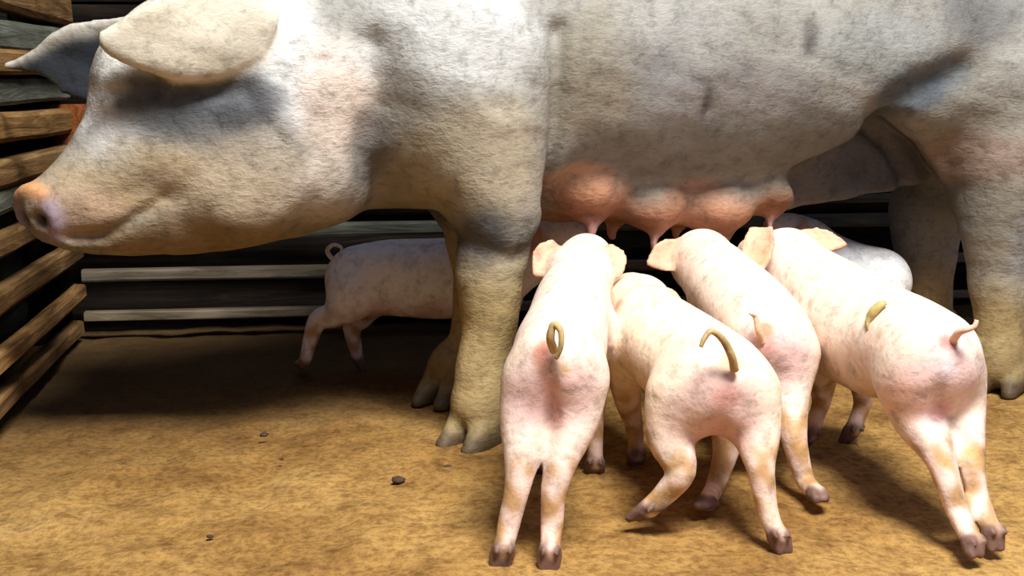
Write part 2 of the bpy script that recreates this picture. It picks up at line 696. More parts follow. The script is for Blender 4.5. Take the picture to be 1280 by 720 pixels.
# trunk
u1 = S(1280, 100)[0]
B.chain([((.0, 0, .63), .21), ((.22, 0, .615), .235), ((.50, 0, .62), .245), ((.78, 0, .635), .235), ((.98, 0, .62), .22)], 0.05, sc=(1, .98, 1))
B.cone((.98, 0, .62), (1.12, 0, .58), .215, .15, .05)
# neck and head
C([(560, 90, 0, 165), (440, 95, 0, 158), (345, 110, 0, 145)], 0.05, sv=.86)
C([(345, 130, 0, 140), (240, 120, 0, 112)], 0.04, sv=.80)
C([(250, 100, 0, 108), (215, 115, 0, 92)], 0.04, sv=.8)
C([(335, 208, 0, 86), (235, 232, 0, 80), (160, 252, 0, 62)], 0.05, sv=.95)
C([(225, 170, 0, 92), (165, 205, 0, 74), (110, 238, 0, 54), (78, 256, 0, 42)], 0.035, sv=.85)
C([(235, 268, 0, 46), (140, 285, 0, 32), (88, 290, 0, 24)], 0.02, sv=1.1)
C([(300, 238, 0, 60), (380, 218, 0, 62), (460, 194, 0, 62), (530, 176, 0, 62)], 0.04, sv=1.3)
for s_ in (-1, 1):          # jowl and brow
    C([(310, 222, s_ * .06, 70), (390, 195, s_ * .07, 72)], 0.05, sv=.9)
    C([(165, 95, s_ * .05, 38), (230, 90, s_ * .07, 42)], 0.03)
# snout disc
dx = unit(unit(S(20, 268) - S(75, 248)) + np.array([0, -.70, 0]))
dy = unit(np.cross([0, 0, 1.0], dx))
dz = np.cross(dx, dy)
SNC = S(50, 268)


def snoutpt(a, b_, c_):
    return SNC + dx * a + dy * b_ + dz * c_


B.cone(snoutpt(-.05, 0, 0), snoutpt(-.020, 0, 0), .038, .036, .02)
B.ell(snoutpt(.002, 0, 0), (0.010, 0.045, 0.046), [dx, dy, dz], 0.006, 'snout')
rim = [snoutpt(.006, .040 * math.sin(a), .038 * math.cos(a)) for a in np.linspace(-1.9, 1.9, 9)]
B.chain([(q, .0075) for q in rim], .005, 'snout')


# shoulders, fore legs
def sow_foot(base, top, v, tag, near):
    """two claws, two dew claws, pastern"""
    td = unit([-.82, -.55, 0])
    sd = np.array([-td[1], td[0], 0])
    c0 = np.array([base[0] + .012, v, 0])
    for w_ in (-1, 1):
        a = c0 + sd * w_ * .021 + [0, 0, .026]
        B.cone(a + [0, 0, .018] - td * .004, a + td * .060 + sd * w_ * .004 + [0, 0, -.026], .027, .013, .005, tag)
        B.cone(a + [0, 0, -.014], a + td * .056 + sd * w_ * .006 + [0, 0, -.026], .025, .013, .004, tag)
        q = c0 - td * .030 + sd * w_ * .026 + [0, 0, .078]
        B.cone(q, q - td * .010 + [0, 0, -.022], .013, .009, .006, tag)
    B.cone(top, c0 + [0, 0, .062], .040 if near else .036, .036, .02)


for s_, near in ((-1, True), (1, False)):
    v = s_ * .13
    if near:
        C([(560, 60, v, 95), (590, 150, v, 92), (618, 225, v * 1.1, 70), (616, 300, v * 1.08, 50), (612, 345, v * 1.08, 43), (612, 400, v * 1.06, 36),
           (606, 455, v * 1.06, 34), (598, 505, v * 1.06, 35)], 0.035, k0=.07)
        base = S(590, 540, v * 1.06)
    else:
        C([(520, 60, v, 95), (555, 150, v, 85), (578, 230, v, 52), (592, 300, v, 38), (597, 345, v, 32), (590, 400, v, 26),
           (582, 440, v, 25), (572, 462, v, 26)], 0.035, k0=.07)
        base = S(556, 480, v)
    top = S(602, 500, v * 1.06) if near else S(573, 458, v)
    tag = 'hoof:%d' % (1 if near else 2)
    sow_foot(base, top, v * 1.06, tag, near)
# hind quarters
hn = S(1247, 483, -.14)
for s_, near in ((-1, True), (1, False)):
    v = s_ * .13
    if near:
        C([(1330, 100, v, 135), (1292, 190, v, 105), (1262, 275, v * 1.08, 60), (1252, 330, v * 1.08, 42), (1250, 385, v * 1.08, 33), (1246, 430, v * 1.06, 31), (1243, 452, v * 1.06, 30)], 0.04, k0=.08)
        base = S(1243, 480, v)
        top = S(1243, 450, v * 1.06)
    else:
        C([(1230, 130, v, 110), (1182, 215, v, 60), (1158, 265, v, 46), (1156, 320, v, 38), (1160, 370, v, 30), (1166, 410, v, 27)], 0.04, k0=.07)
        base = S(1162, 445, v)
        top = S(1166, 410, v)
    tag = 'hoof:%d' % (3 if near else 4)
    sow_foot(base, top, v * 1.06, tag, near)
B.chain([((1.24, 0, .66), .022), ((1.30, .01, .64), .016), ((1.335, .03, .60), .013), ((1.345, .05, .55), .010), ((1.33, .06, .50), .007)], .015, 'tail')
# udder: two rows of glands with teats
GL = [(738, 238, 46, 1), (815, 262, 40, 1), (900, 262, 44, 1), (960, 242, 34, 0)]
teats = []
glands = []
for s_ in (-1, 1):
    v = s_ * .075
    for (x, y, r, f) in GL:
        p = S(x, y, -.075)
        p[1] = v
        rr = sr(x, -.075, r)
        B.ell(p + [0, 0, .010], (rr * 1.08, rr * .95, rr * .80), None, 0.026, 'udder')
        B.cone(p + [0, 0, -rr * .15], p + [.006, s_ * .006, -rr * .70], rr * .55, rr * .22, 0.022, 'udder')
        glands.append((p, rr))
        teats.append(p + np.array([0, s_ * .008, -rr * .9]))
    for (x, y) in ((1050, 196), (1105, 205)):
        p = S(x, y, .02)
        p[1] = s_ * .06
        B.ell(p, (.05, .05, .034), None, 0.03, 'udder')
        glands.append((p, .045))
        teats.append(p + np.array([0, 0, -.034]))
B.chain([((.16, 0, .40), .07), ((.5, 0, .39), .075), ((.86, 0, .43), .07)], .05)
for i, p in enumerate(teats):
    B.cone(p + [0, 0, .01], p + [0.0, 0, -.016], .009, .0065, .006, 'teat:%d' % i)


def leafpoly(L, W, tipw=.12, n=9):
    up = [(L * t, W * (math.sin(math.pi * min(1, (t * .82 + .18))) ** .8) * (1 - t * .15)) for t in np.linspace(-.15, 1, n)]
    return [(x, max(y, tipw * W * (1 if x < L * .98 else .3))) for x, y in up] + [(x, -max(y, tipw * W * (1 if x < L * .98 else .3))) for x, y in up[::-1]]


# near ear: big flap over the eye
def plate_px(pts, v0, v1, org, t, k, tag, cup, bend=0.0):
    """flap whose outline is measured on the plane leaning from v0 (top) to v1 (bottom)"""
    P3 = [S(x, y, v0 + (v1 - v0) * (y + 20) / 140. - .016 * (x - 130) / 200.) for x, y in pts]
    o = np.mean(P3, 0)
    ex = unit(P3[org[1]] - P3[org[0]])
    nrm = np.array([0, -1.0, -(v0 - v1) / .16])
    nrm = unit(nrm - ex * (nrm @ ex))
    ey = np.cross(nrm, ex)
    ol = [((p - o) @ ex, (p - o) @ ey) for p in P3]
    B.plate(o + nrm * .0, ex, nrm, ol, t, bend, k, tag, cup)


plate_px([(340, 60), (330, 80), (305, 98), (275, 112), (240, 118), (208, 114), (180, 99), (150, 88), (131, 76), (122, 58), (124, 42), (138, 28), (162, 8), (210, -22), (285, -36), (330, -16), (350, 20)],
         -.120, -.172, (0, 9), .0105, .016, 'ear:1', -1.6, -1.2)
# far ear: stands out forward of the brow
q0, q1 = S(165, 62, .10), S(14, 76, .20)
exx = unit(q1 - q0)
L_ = float(np.linalg.norm(q1 - q0))
W_ = sr(75, .13, 46)
ol = [(-.02, -W_ * .95), (L_ * .2, -W_ * .95), (L_ * .42, -W_ * .9), (L_ * .6, -W_ * .62), (L_ * .75, -W_ * .32), (L_ * .9, -W_ * .12), (L_, -W_ * .04), (L_, W_ * .12), (L_ * .85, W_ * .32), (L_ * .72, W_ * .50), (L_ * .6, W_ * .95), (L_ * .45, W_ * 1.2), (L_ * .25, W_ * 1.32), (0.02, W_ * 1.3), (-.02, W_ * 1.1)]
B.plate(q0, exx, np.array([.15, -1, -.15]), ol, .0105, .6, .018, 'ear:2', 2.5)


def recess(poly_px, vp, v_in, k, shear=.6):
    pts = np.array([S(x, y, vp)[[0, 2]] for x, y in poly_px])
    lo = np.array([pts[:, 0].min() - .14, -.5, pts[:, 1].min() - .06])
    hi = np.array([pts[:, 0].max() + .14, v_in + .06, pts[:, 1].max() + .06])

    def fn(X):
        x, y = X[..., 0] - (X[..., 1] - vp) * shear, X[..., 2]
        d = np.full(x.shape, 1e9)
        sg = np.ones(x.shape)
        for i in range(len(pts)):
            vi, vj = pts[i], pts[i - 1]
            e = vj - vi
            wx, wy = x - vi[0], y - vi[1]
            tt = np.clip((wx * e[0] + wy * e[1]) / (e @ e), 0, 1)
            d = np.minimum(d, (wx - e[0] * tt) ** 2 + (wy - e[1] * tt) ** 2)
            c1, c2, c3 = y >= vi[1], y < vj[1], e[0] * wy > e[1] * wx
            sg = np.where((c1 & c2 & c3) | (~c1 & ~c2 & ~c3), -sg, sg)
        return np.maximum(sg * np.sqrt(d), X[..., 1] - v_in)
    B.cuts.append((fn, lo, hi, k))


recess([(985, 226), (1060, 176), (1106, 145), (1150, 180), (1182, 225), (1196, 280), (1203, 345), (1120, 350), (1040, 330), (1000, 270)], -.15, -.035, .007)


def g2(poly_px, v, amp, sig, vlim=None):
    """dent (amp>0) or ridge (amp<0) following a line drawn on the flank"""
    pts = np.array([S(x, y, v)[[0, 2]] for x, y in poly_px])
    lo = np.array([pts[:, 0].min() - 3 * sig, -.5, pts[:, 1].min() - 3 * sig])
    hi = np.array([pts[:, 0].max() + 3 * sig, .5, pts[:, 1].max() + 3 * sig])
    if vlim:
        lo[1], hi[1] = vlim

    def fn(X):
        Q = X[..., [0, 2]]
        d = np.full(Q.shape[:-1], 1e9)
        for a, b in zip(pts[:-1], pts[1:]):
            e = b - a
            t = np.clip(((Q - a) @ e) / (e @ e), 0, 1)
            d = np.minimum(d, ((Q - a - t[..., None] * e) ** 2).sum(-1))
        return amp * np.exp(-d / sig ** 2)
    B.disp.append((fn, lo, hi))


NEAR = (-.5, 0)
g2([(692, 40), (694, 110), (694, 180), (692, 250)], -.2, .018, .016)
g2([(470, 60), (480, 130), (465, 190), (500, 240)], -.2, .020, .028)
g2([(345, 90), (385, 150), (400, 220), (385, 280)], -.13, .006, .016)
g2([(305, 120), (350, 180), (350, 250)], -.13, .004, .012)
g2([(88, 300), (130, 296), (165, 276), (205, 246)], -.07, .011, .009)
g2([(130, 250), (180, 235), (220, 240)], -.07, .005, .014)
g2([(150, 115), (185, 108), (215, 118), (300, 112)], -.09, .010, .014)
g2([(560, 290), (620, 320), (660, 300)], -.14, .006, .014)
g2([(1100, 145), (1140, 110), (1195, 88)], -.2, .020, .030, NEAR)
g2([(1000, 215), (1060, 178), (1106, 146)], -.12, .014, .012, NEAR)
g2([(1106, 146), (1160, 190), (1182, 240)], -.14, .014, .012, NEAR)
g2([(880, 105), (892, 140)], -.23, .006, .006, NEAR)
g2([(1008, 30), (1012, 70)], -.23, .006, .008, NEAR)
g2([(605, 130), (650, 165), (690, 175)], -.2, .004, .008, NEAR)
# nostrils
NOS = [snoutpt(.012, s_ * .019, -.002) for s_ in (-1, 1)]
for c_ in NOS:
    def fn(X, c_=c_):
        d = ((X - c_) ** 2).sum(-1)
        return .026 * np.exp(-d / .0095 ** 2)
    B.disp.append((fn, c_ - .04, c_ + .04))


def wrinkles(X):
    u, v, z = X[..., 0], X[..., 1], X[..., 2]
    a = np.sin(u * 33 + 2.2 * np.sin(z * 14 + 1) + 1.3 * np.sin(v * 9))
    b = np.sin(z * 47 + 3 * np.sin(u * 11) + 2 * v)
    c = np.sin(u * 71 + z * 40 + 3 * np.sin(z * 23)) * np.sin(z * 63 - u * 30)
    return .0016 * a + .0013 * b + .0012 * c


B.disp.append((wrinkles, np.array([-.9, -.5, .1]), np.array([1.5, .5, 1.0])))

# colour of the hide: dirt, pigment, bare skin, and shade painted into the flanks
BL = [  # x, y, v, radius px (x,y), colour, strength
    (240, 40, -.15, 120, 60, (.86, .80, .66), .9),
    (160, 120, -.08, 40, 60, (.90, .90, .88), .8),
    (350, 70, -.18, 60, 100, (.72, .73, .73), .9),
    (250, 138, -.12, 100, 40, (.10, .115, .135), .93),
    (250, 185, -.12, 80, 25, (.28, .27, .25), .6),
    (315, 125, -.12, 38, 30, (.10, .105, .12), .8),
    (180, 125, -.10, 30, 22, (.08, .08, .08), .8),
    (150, 225, -.06, 90, 45, (.58, .46, .30), .9),
    (190, 248, -.08, 40, 14, (.40, .26, .10), .7),
    (90, 265, -.05, 50, 35, (.60, .42, .30), .7),
    (25, 235, 0, 20, 12, (.80, .42, .20), .9),
    (290, 235, -.10, 110, 50, (.55, .45, .32), .9),
    (250, 300, -.08, 140, 26, (.30, .21, .12), .9),
    (330, 190, -.14, 40, 30, (.50, .44, .36), .7),
    (215, 210, -.09, 30, 16, (.34, .24, .13), .6),
    (130, 262, -.07, 30, 14, (.52, .34, .22), .7),
    (120, 190, -.06, 45, 22, (.62, .58, .50), .7),
    (430, 130, -.2, 50, 80, (.82, .68, .58), .7),
    (420, 240, -.15, 70, 40, (.62, .55, .48), .7),
    (475, 190, -.2, 28, 55, (0.132, 0.125, 0.125), .7),
    (560, 40, -.2, 120, 65, (0.60, 0.61, 0.60), .9),
    (590, 200, -.2, 80, 70, (0.462, 0.396, 0.277), .8),
    (592, 295, -.15, 30, 40, (0.079, 0.079, 0.086), .85),
    (645, 285, -.15, 18, 25, (0.145, 0.139, 0.132), .5),
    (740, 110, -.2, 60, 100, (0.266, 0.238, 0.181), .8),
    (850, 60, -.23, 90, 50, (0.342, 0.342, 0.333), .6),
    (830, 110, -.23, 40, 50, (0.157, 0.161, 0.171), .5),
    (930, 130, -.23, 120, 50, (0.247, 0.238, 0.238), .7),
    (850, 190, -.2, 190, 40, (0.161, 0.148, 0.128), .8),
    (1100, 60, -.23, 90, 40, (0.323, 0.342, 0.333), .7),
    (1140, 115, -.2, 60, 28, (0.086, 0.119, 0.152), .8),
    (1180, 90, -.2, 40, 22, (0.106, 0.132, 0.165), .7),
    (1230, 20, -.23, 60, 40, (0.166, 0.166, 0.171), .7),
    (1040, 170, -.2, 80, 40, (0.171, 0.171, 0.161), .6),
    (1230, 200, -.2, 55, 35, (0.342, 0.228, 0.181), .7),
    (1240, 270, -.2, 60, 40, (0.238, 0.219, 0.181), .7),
    (70, 70, .15, 60, 45, (.07, .085, .11), .0),
    (748, 232, -.2, 55, 26, (.50, .27, .16), .85),
    (905, 250, -.2, 50, 22, (.46, .25, .16), .8),
    (118, 152, -.06, 22, 42, (.86, .86, .84), .85),
    (1150, 290, .13, 45, 60, (.34, .35, .35), .9),
    (1160, 350, .13, 40, 40, (.36, .35, .32), .7),
    (888, 125, -.23, 7, 22, (.06, .05, .05), .9),
    (1010, 48, -.23, 10, 26, (.09, .08, .08), .8),
    (640, 165, -.2, 45, 8, (.22, .16, .11), .6),
    (225, 100, -.12, 80, 10, (.03, .03, .035), .8),  # shadow under the near ear, painted as a dark line
]
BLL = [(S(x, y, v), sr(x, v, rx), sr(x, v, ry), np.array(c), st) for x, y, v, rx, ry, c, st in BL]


def nz(Pn, f, seed=0):
    """cheap smooth noise by summed waves, vectorised"""
    r = np.random.default_rng(seed)
    s_ = np.zeros(len(Pn))
    for i in range(6):
        d = r.normal(size=3)
        d /= np.linalg.norm(d)
        s_ += np.sin(Pn @ d * f * (1 + .35 * i) + r.uniform(0, 6.28) + 1.2 * np.sin(Pn @ np.roll(d, 1) * f * .9))
    return s_ / 6


def sow_colour(Vv, N, tg, tags):
    c = np.tile(np.array([.35, .34, .31]), (len(Vv), 1))
    wob = nz(Vv, 30, 3) * .35 + nz(Vv, 75, 4) * .25
    low = np.clip((.60 - Vv[:, 2]) / .30, 0, 1)[:, None]
    c = c * (1 - low * .6) + np.array([.32, .26, .17]) * low * .6
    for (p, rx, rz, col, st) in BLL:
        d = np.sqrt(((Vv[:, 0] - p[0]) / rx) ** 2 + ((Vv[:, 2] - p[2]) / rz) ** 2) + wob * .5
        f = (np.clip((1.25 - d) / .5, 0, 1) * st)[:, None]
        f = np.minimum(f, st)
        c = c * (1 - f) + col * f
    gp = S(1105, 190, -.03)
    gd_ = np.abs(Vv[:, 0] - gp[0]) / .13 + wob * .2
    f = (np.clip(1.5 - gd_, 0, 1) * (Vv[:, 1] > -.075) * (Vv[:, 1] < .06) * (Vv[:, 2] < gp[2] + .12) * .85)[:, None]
    c = c * (1 - f) + np.array([.13, .135, .15]) * f  # shade of the groin recess painted dark grey
    leg = np.clip((np.where(Vv[:, 0] > .4, .22, .31) - Vv[:, 2] + wob * .03) / .09, 0, 1)[:, None]
    mud = np.array([.54, .40, .18]) * (1 + .25 * wob[:, None])
    c = c * (1 - leg * .9) + mud * leg * .9
    foot = np.clip((.10 - Vv[:, 2] + wob * .03) / .05, 0, 1)[:, None]
    c = c * (1 - foot * .6) + np.array([.36, .25, .11]) * foot * .6
    # underside of the belly is bare pink skin
    bare = np.clip((.375 - Vv[:, 2]) / .05, 0, 1) * (Vv[:, 0] > .10) * (Vv[:, 0] < .62) * (np.abs(Vv[:, 1]) < .16) * (Vv[:, 2] > .25)
    c = c * (1 - bare[:, None]) + np.array([.50, .25, .15]) * bare[:, None]
    for p, rr in glands:
        d = np.sqrt(((Vv - p) ** 2).sum(1)) / rr + wob * .12
        f = (np.clip((1.22 - d) / .25, 0, 1) * np.clip((p[2] + rr * .5 - Vv[:, 2]) / .04, 0, 1))[:, None] * .92
        rear = np.clip((p[0] - .60) / .08, 0, 1)  # rear glands get the same painted groin shade
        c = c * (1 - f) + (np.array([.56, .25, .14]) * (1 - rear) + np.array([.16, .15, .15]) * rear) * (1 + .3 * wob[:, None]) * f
    for i, t in enumerate(tags):
        m = tg == i
        if t == 'ear:2':
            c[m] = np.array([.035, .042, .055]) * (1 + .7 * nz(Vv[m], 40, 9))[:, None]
            yl = (Vv - q0) @ np.cross(unit(np.array([.15, -1, -.15]) - exx * (np.array([.15, -1, -.15]) @ exx)), exx)
            xl = (Vv - q0) @ exx
            rim_ = m & ((yl < -W_ * (.52 - .65 * np.maximum(0, xl / L_ - .4) / .6)) | (N[:, 1] > .3))
            c[rim_] = (.60, .57, .50)  # lit upper edge painted pale, shaded inside painted near black
        if t == 'ear:1':
            c[m] = np.array([.84, .79, .66]) * (1 + .10 * nz(Vv[m], 35, 5))[:, None]
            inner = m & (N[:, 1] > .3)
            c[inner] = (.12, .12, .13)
        if t == 'snout':
            c[m] = (.50, .33, .30)
            fr = m & (N @ dx > .55)
            c[fr] = (.40, .33, .42)
            c[m & ((Vv - SNC) @ dz > .030)] = (.72, .38, .17)
            for q in NOS:
                w_ = Vv - q
                dn = ((w_ - (w_ @ dx)[:, None] * dx) ** 2).sum(1)
                c[(dn < .0105 ** 2) & ((w_ @ dx) > -.035)] = (.02, .012, .02)
        if t.startswith('hoof'):
            k_ = np.clip((.030 - Vv[m][:, 2]) / .015, 0, 1)[:, None]
            c[m] = np.array([.40, .30, .14]) * (1 - k_) + np.array([.13, .09, .05]) * k_
        if t.startswith('teat'):
            rear = np.clip((Vv[m][:, 0] - .60) / .08, 0, 1)[:, None]
            c[m] = np.array([.72, .40, .34]) * (1 - rear) + np.array([.45, .33, .27]) * rear
    return np.clip(c * .84, 0.01, .93)


# work in the sow's own frame
_loc = sow.location.copy()
sow.location = (0, 0, 0)
parts = creature(sow, B, {'body': M_sow, 'ear': M_sow_ear, 'snout': M_pig, 'hoof': M_sow, 'udder': M_sow, 'teat': M_pig}, sow_colour)
sow.location = _loc


# ------------------------------------------------------------------ piglets
def tube(name, pts, rad, mat, parent, base, n=8):
    """closed tube through points, radius per point"""
    pts = np.array(pts, float)
    m = len(pts)
    vs, fs = [], []
    up = np.array([0.13, 0.31, 0.94])
    for i in range(m):
        t = unit(pts[min(i + 1, m - 1)] - pts[max(i - 1, 0)])
        a = unit(np.cross(t, up))
        b = np.cross(t, a)
        for j in range(n):
            th = 2 * math.pi * j / n
            vs.append(pts[i] + rad[i] * (math.cos(th) * a + math.sin(th) * b) - base)
    for i in range(m - 1):
        for j in range(n):
            a, b = i * n + j, i * n + (j + 1) % n
            fs.append((a, b, b + n, a + n))
    fs.append(tuple(range(n))[::-1])
    fs.append(tuple(range((m - 1) * n, m * n)))
    return mesh_from(name, vs, fs, mat)


def ear_plate(b, base, tip, width, nrm, tag, cup=10., bend=0.0, t=.0042):
    e = np.array(tip) - np.array(base)
    L = float(np.linalg.norm(e))
    W = width / 2
    ol = [(-.006, -W * .7), (L * .3, -W), (L * .6, -W * .88), (L * .85, -W * .45), (L, -W * .08), (L, W * .08), (L * .85, W * .45), (L * .6, W * .88), (L * .3, W), (-.006, W * .7)]
    b.plate(base, e, nrm, ol, t, bend, .008, tag, cup)


def piglet(spec):
    b = Body(0.0036)
    base = spec['base']
    root = empty('piglet', base, spec['label'], 'piglet', 'piglets nursing under the sow')
    pp = lambda q: P(*q[:3])
    b.chain([(pp(q), q[3]) for q in spec['spine']], .03, sc=(1, 1, 1))
    b.chain([(pp(q), q[3]) for q in spec['head']], .025)
    for q in spec.get('extra', []):
        b.chain([(pp(a), a[3]) for a in q], .03)
    if 'nose' in spec:
        a, c = pp(spec['nose'][0]), pp(spec['nose'][1])
        b.cone(a, c, spec['nose'][0][3], spec['nose'][1][3], .006, 'snout')
    hoofpos = []
    for li, leg in enumerate(spec['legs']):
        pts = [(pp(q), q[3]) for q in leg]
        b.chain(pts, .014, k0=.024)
        e, pr = pts[-1][0], pts[-2][0]
        d = unit(e - pr)
        fw = np.array(spec['fwd'], float)
        fw = unit(fw - d * (fw @ d) * .3)
        side = unit(np.cross(fw, EZ))
        for w_ in (-1, 1):
            s0 = e + side * w_ * .0065 + d * .004
            b.cone(s0, s0 + d * .019 + fw * .006, .0092, .0062, .005, 'hoof:%d' % li)
            s1 = e - fw * .012 + side * w_ * .008 - d * .006
            b.cone(s1, s1 + d * .006 - fw * .004, .0045, .003, .004, 'hoof:%d' % li)
        hoofpos.append(e)
    for ei, e in enumerate(spec['ears']):
        ear_plate(b, pp(e[0]), pp(e[1]), e[2], e[3], 'ear:%d' % ei, cup=e[4] if len(e) > 4 else 10.)
    for c_, amp, sg in spec.get('dents', []):
        q = pp(c_)

        def fn(X, q=q, amp=amp, sg=sg):
            d = ((X - q) ** 2 / np.array(sg) ** 2).sum(-1)
            return amp * np.exp(-d)
        b.disp.append((fn, q - 3 * np.array(sg), q + 3 * np.array(sg)))
    tint = np.array(spec.get('tint', (.88, .74, .62)))
    st = [(pp(q[0]), q[1], np.array(q[2]), q[3]) for q in spec.get('stain_and_shade', [])]

    def colour(V, N, tg, tags):
        c = np.tile(tint, (len(V), 1))
        wob = nz(V, 55, 11) * .5 + nz(V, 130, 12) * .3
        pk = np.clip(.35 + wob * 1.1, 0, 1)[:, None] * spec.get('pk', .45)
        c = c * (1 - pk) + np.array([.82, .50, .44]) * pk
        # bare pink lower belly and inner legs, muddy shanks
        low = np.clip((.17 - V[:, 2]) / .06, 0, 1)[:, None]
        c = c * (1 - low * .45) + np.array([.80, .55, .50]) * low * .45
        mud = np.clip((.145 - V[:, 2]) / .03, 0, 1) * np.clip(nz(V, 95, 17) * 3.4 + .38, 0, 1)
        c = c * (1 - mud[:, None] * .9) + np.array([.46, .26, .09]) * mud[:, None] * .9
        for q, r, col, s in st:
            rd = unit(q - CAMP)
            w_ = V - CAMP
            tt = w_ @ rd
            near_ = ((w_ - tt[:, None] * rd) ** 2).sum(1) < .006 ** 2
            if near_.any():
                q = V[np.where(near_)[0][np.argmin(tt[near_])]]
            d = np.sqrt(((V - q) ** 2).sum(1)) / r + wob * .3
            f = (np.clip((1.4 - d) / .7, 0, 1) * s)[:, None]
            c = c * (1 - f) + col * f
        for i, t in enumerate(tags):
            m = tg == i
            if t.startswith('ear'):
                c[m] = c[m] * .2 + np.array([.70, .33, .19]) * .8
            if t == 'snout':
                c[m] = (.78, .46, .42)
            if t.startswith('hoof'):
                c[m] = np.array([.17, .095, .075]) * (1 + .5 * wob[m])[:, None]
        return np.clip(c, .01, .93)
    surf = creature(root, b, {'body': M_pig, 'hoof': M_pig, 'ear': M_pig, 'snout': M_pig}, colour)
    # tail
    if 'tail' in spec:
        tp = [pp(q) for q in spec['tail']]
        ctl = np.array(tp)
        n = 26
        tt = np.linspace(0, len(ctl) - 1, n)
        cur = []
        for x in tt:
            i = min(int(x), len(ctl) - 2)
            f = x - i
            p0, p1, p2, p3 = ctl[max(i - 1, 0)], ctl[i], ctl[i + 1], ctl[min(i + 2, len(ctl) - 1)]
            cur.append(.5 * ((2 * p1) + (-p0 + p2) * f + (2 * p0 - 5 * p1 + 4 * p2 - p3) * f * f + (-p0 + 3 * p1 - 3 * p2 + p3) * f ** 3))
        rad = np.linspace(.0056, .0025, n)
        col = np.tile(np.array(spec.get('tailcol', (.46, .33, .15))), (n * 8, 1))
        me = tube('tail', cur, rad, M_pig, None, base)
        a = me.color_attributes.new('Col', 'FLOAT_COLOR', 'POINT')
        a.data.foreach_set('color', np.concatenate([col, np.ones((len(col), 1))], 1).astype(np.float32).ravel())
        put('tail', me, root)
    return root, surf['_surf']


def gd(px, py, lift=.024):
    """(px, py, Y) of a point 'lift' above the ground whose foot rests at this picture position"""
    q = G(px, py)
    r = q + np.array([0, 0, lift])
    d = r - CAMP
    fwd = np.array([0, math.cos(PITCH), -math.sin(PITCH)])
    up = np.array([0, math.sin(PITCH), math.cos(PITCH)])
    zc = d @ fwd
    return (640 + F_PX * d[0] / zc, 360 - F_PX * (d @ up) / zc, r[1])


def foot(px, py, r=.0115):
    return (*gd(px, py), r)


def ff(X, Y, r=.0115, lift=.024):
    """same for a foot given on the floor plan"""
    r_ = np.array([X, Y, lift]) - CAMP
    fwd = np.array([0, math.cos(PITCH), -math.sin(PITCH)])
    up = np.array([0, math.sin(PITCH), math.cos(PITCH)])
    zc = r_ @ fwd
    return (640 + F_PX * r_[0] / zc, 360 - F_PX * (r_ @ up) / zc, Y, r)


STAINS = (.62, .40, .16)
RED = (.40, .14, .09)
LIL = (.84, .56, .60)
P1 = dict(label='leftmost nursing piglet, seen squarely from behind beside the sow\'s near foreleg', base=G(660, 680), fwd=(.05, 1, 0),
          spine=[(697, 452, 1.42, .054), (700, 438, 1.50, .058), (709, 408, 1.60, .055), (716, 378, 1.69, .053), (724, 350, 1.77, .045)],
          head=[(724, 345, 1.79, .046), (733, 326, 1.86, .042), (740, 322, 1.92, .026)],
          nose=[(740, 321, 1.925, .020), (741, 320, 1.94, .019)],
          legs=[[(664, 480, 1.42, .036), (656, 525, 1.41, .030), (650, 578, 1.385, .0185), (645, 615, 1.375, .0145), (636, 655, 1.37, .0135), foot(629, 712)],
                [(722, 480, 1.42, .036), (716, 525, 1.41, .031), (702, 578, 1.385, .0185), (693, 615, 1.375, .0145), (690, 655, 1.37, .0135), foot(687, 714)],
                [(690, 420, 1.66, .035), (682, 470, 1.68, .022), (680, 520, 1.69, .013), ff(.045, 1.69)],
                [(748, 420, 1.66, .035), (745, 470, 1.68, .022), (744, 520, 1.69, .013), ff(.118, 1.69)]],
          ears=[((700, 314, 1.80), (667, 345, 1.77), .058, (-.35, -1, .1)), ((752, 314, 1.80), (775, 348, 1.77), .056, (.5, -1, .1))],
          tail=[(693, 438, 1.366), (688, 424, 1.352), (692, 406, 1.350), (701, 414, 1.345), (701, 434, 1.342), (695, 448, 1.345)],
          dents=[((686, 500, 1.37), .014, (.010, .03, .05)), ((684, 460, 1.365), .006, (.006, .02, .012))],
          stain_and_shade=[((668, 500, 1.37), .035, LIL, .55), ((712, 500, 1.37), .035, LIL, .55), ((681, 428, 1.38), .010, RED, .75), ((680, 445, 1.37), .011, RED, .85), ((682, 462, 1.37), .009, RED, .7), ((686, 482, 1.37), .010, (.66, .34, .26), .7), ((688, 505, 1.37), .010, (.66, .34, .30), .7), ((690, 525, 1.38), .012, (.62, .32, .28), .7), ((703, 467, 1.37), .006, STAINS, .9), ((735, 300, 1.84), .03, (.78, .70, .45), .5)])
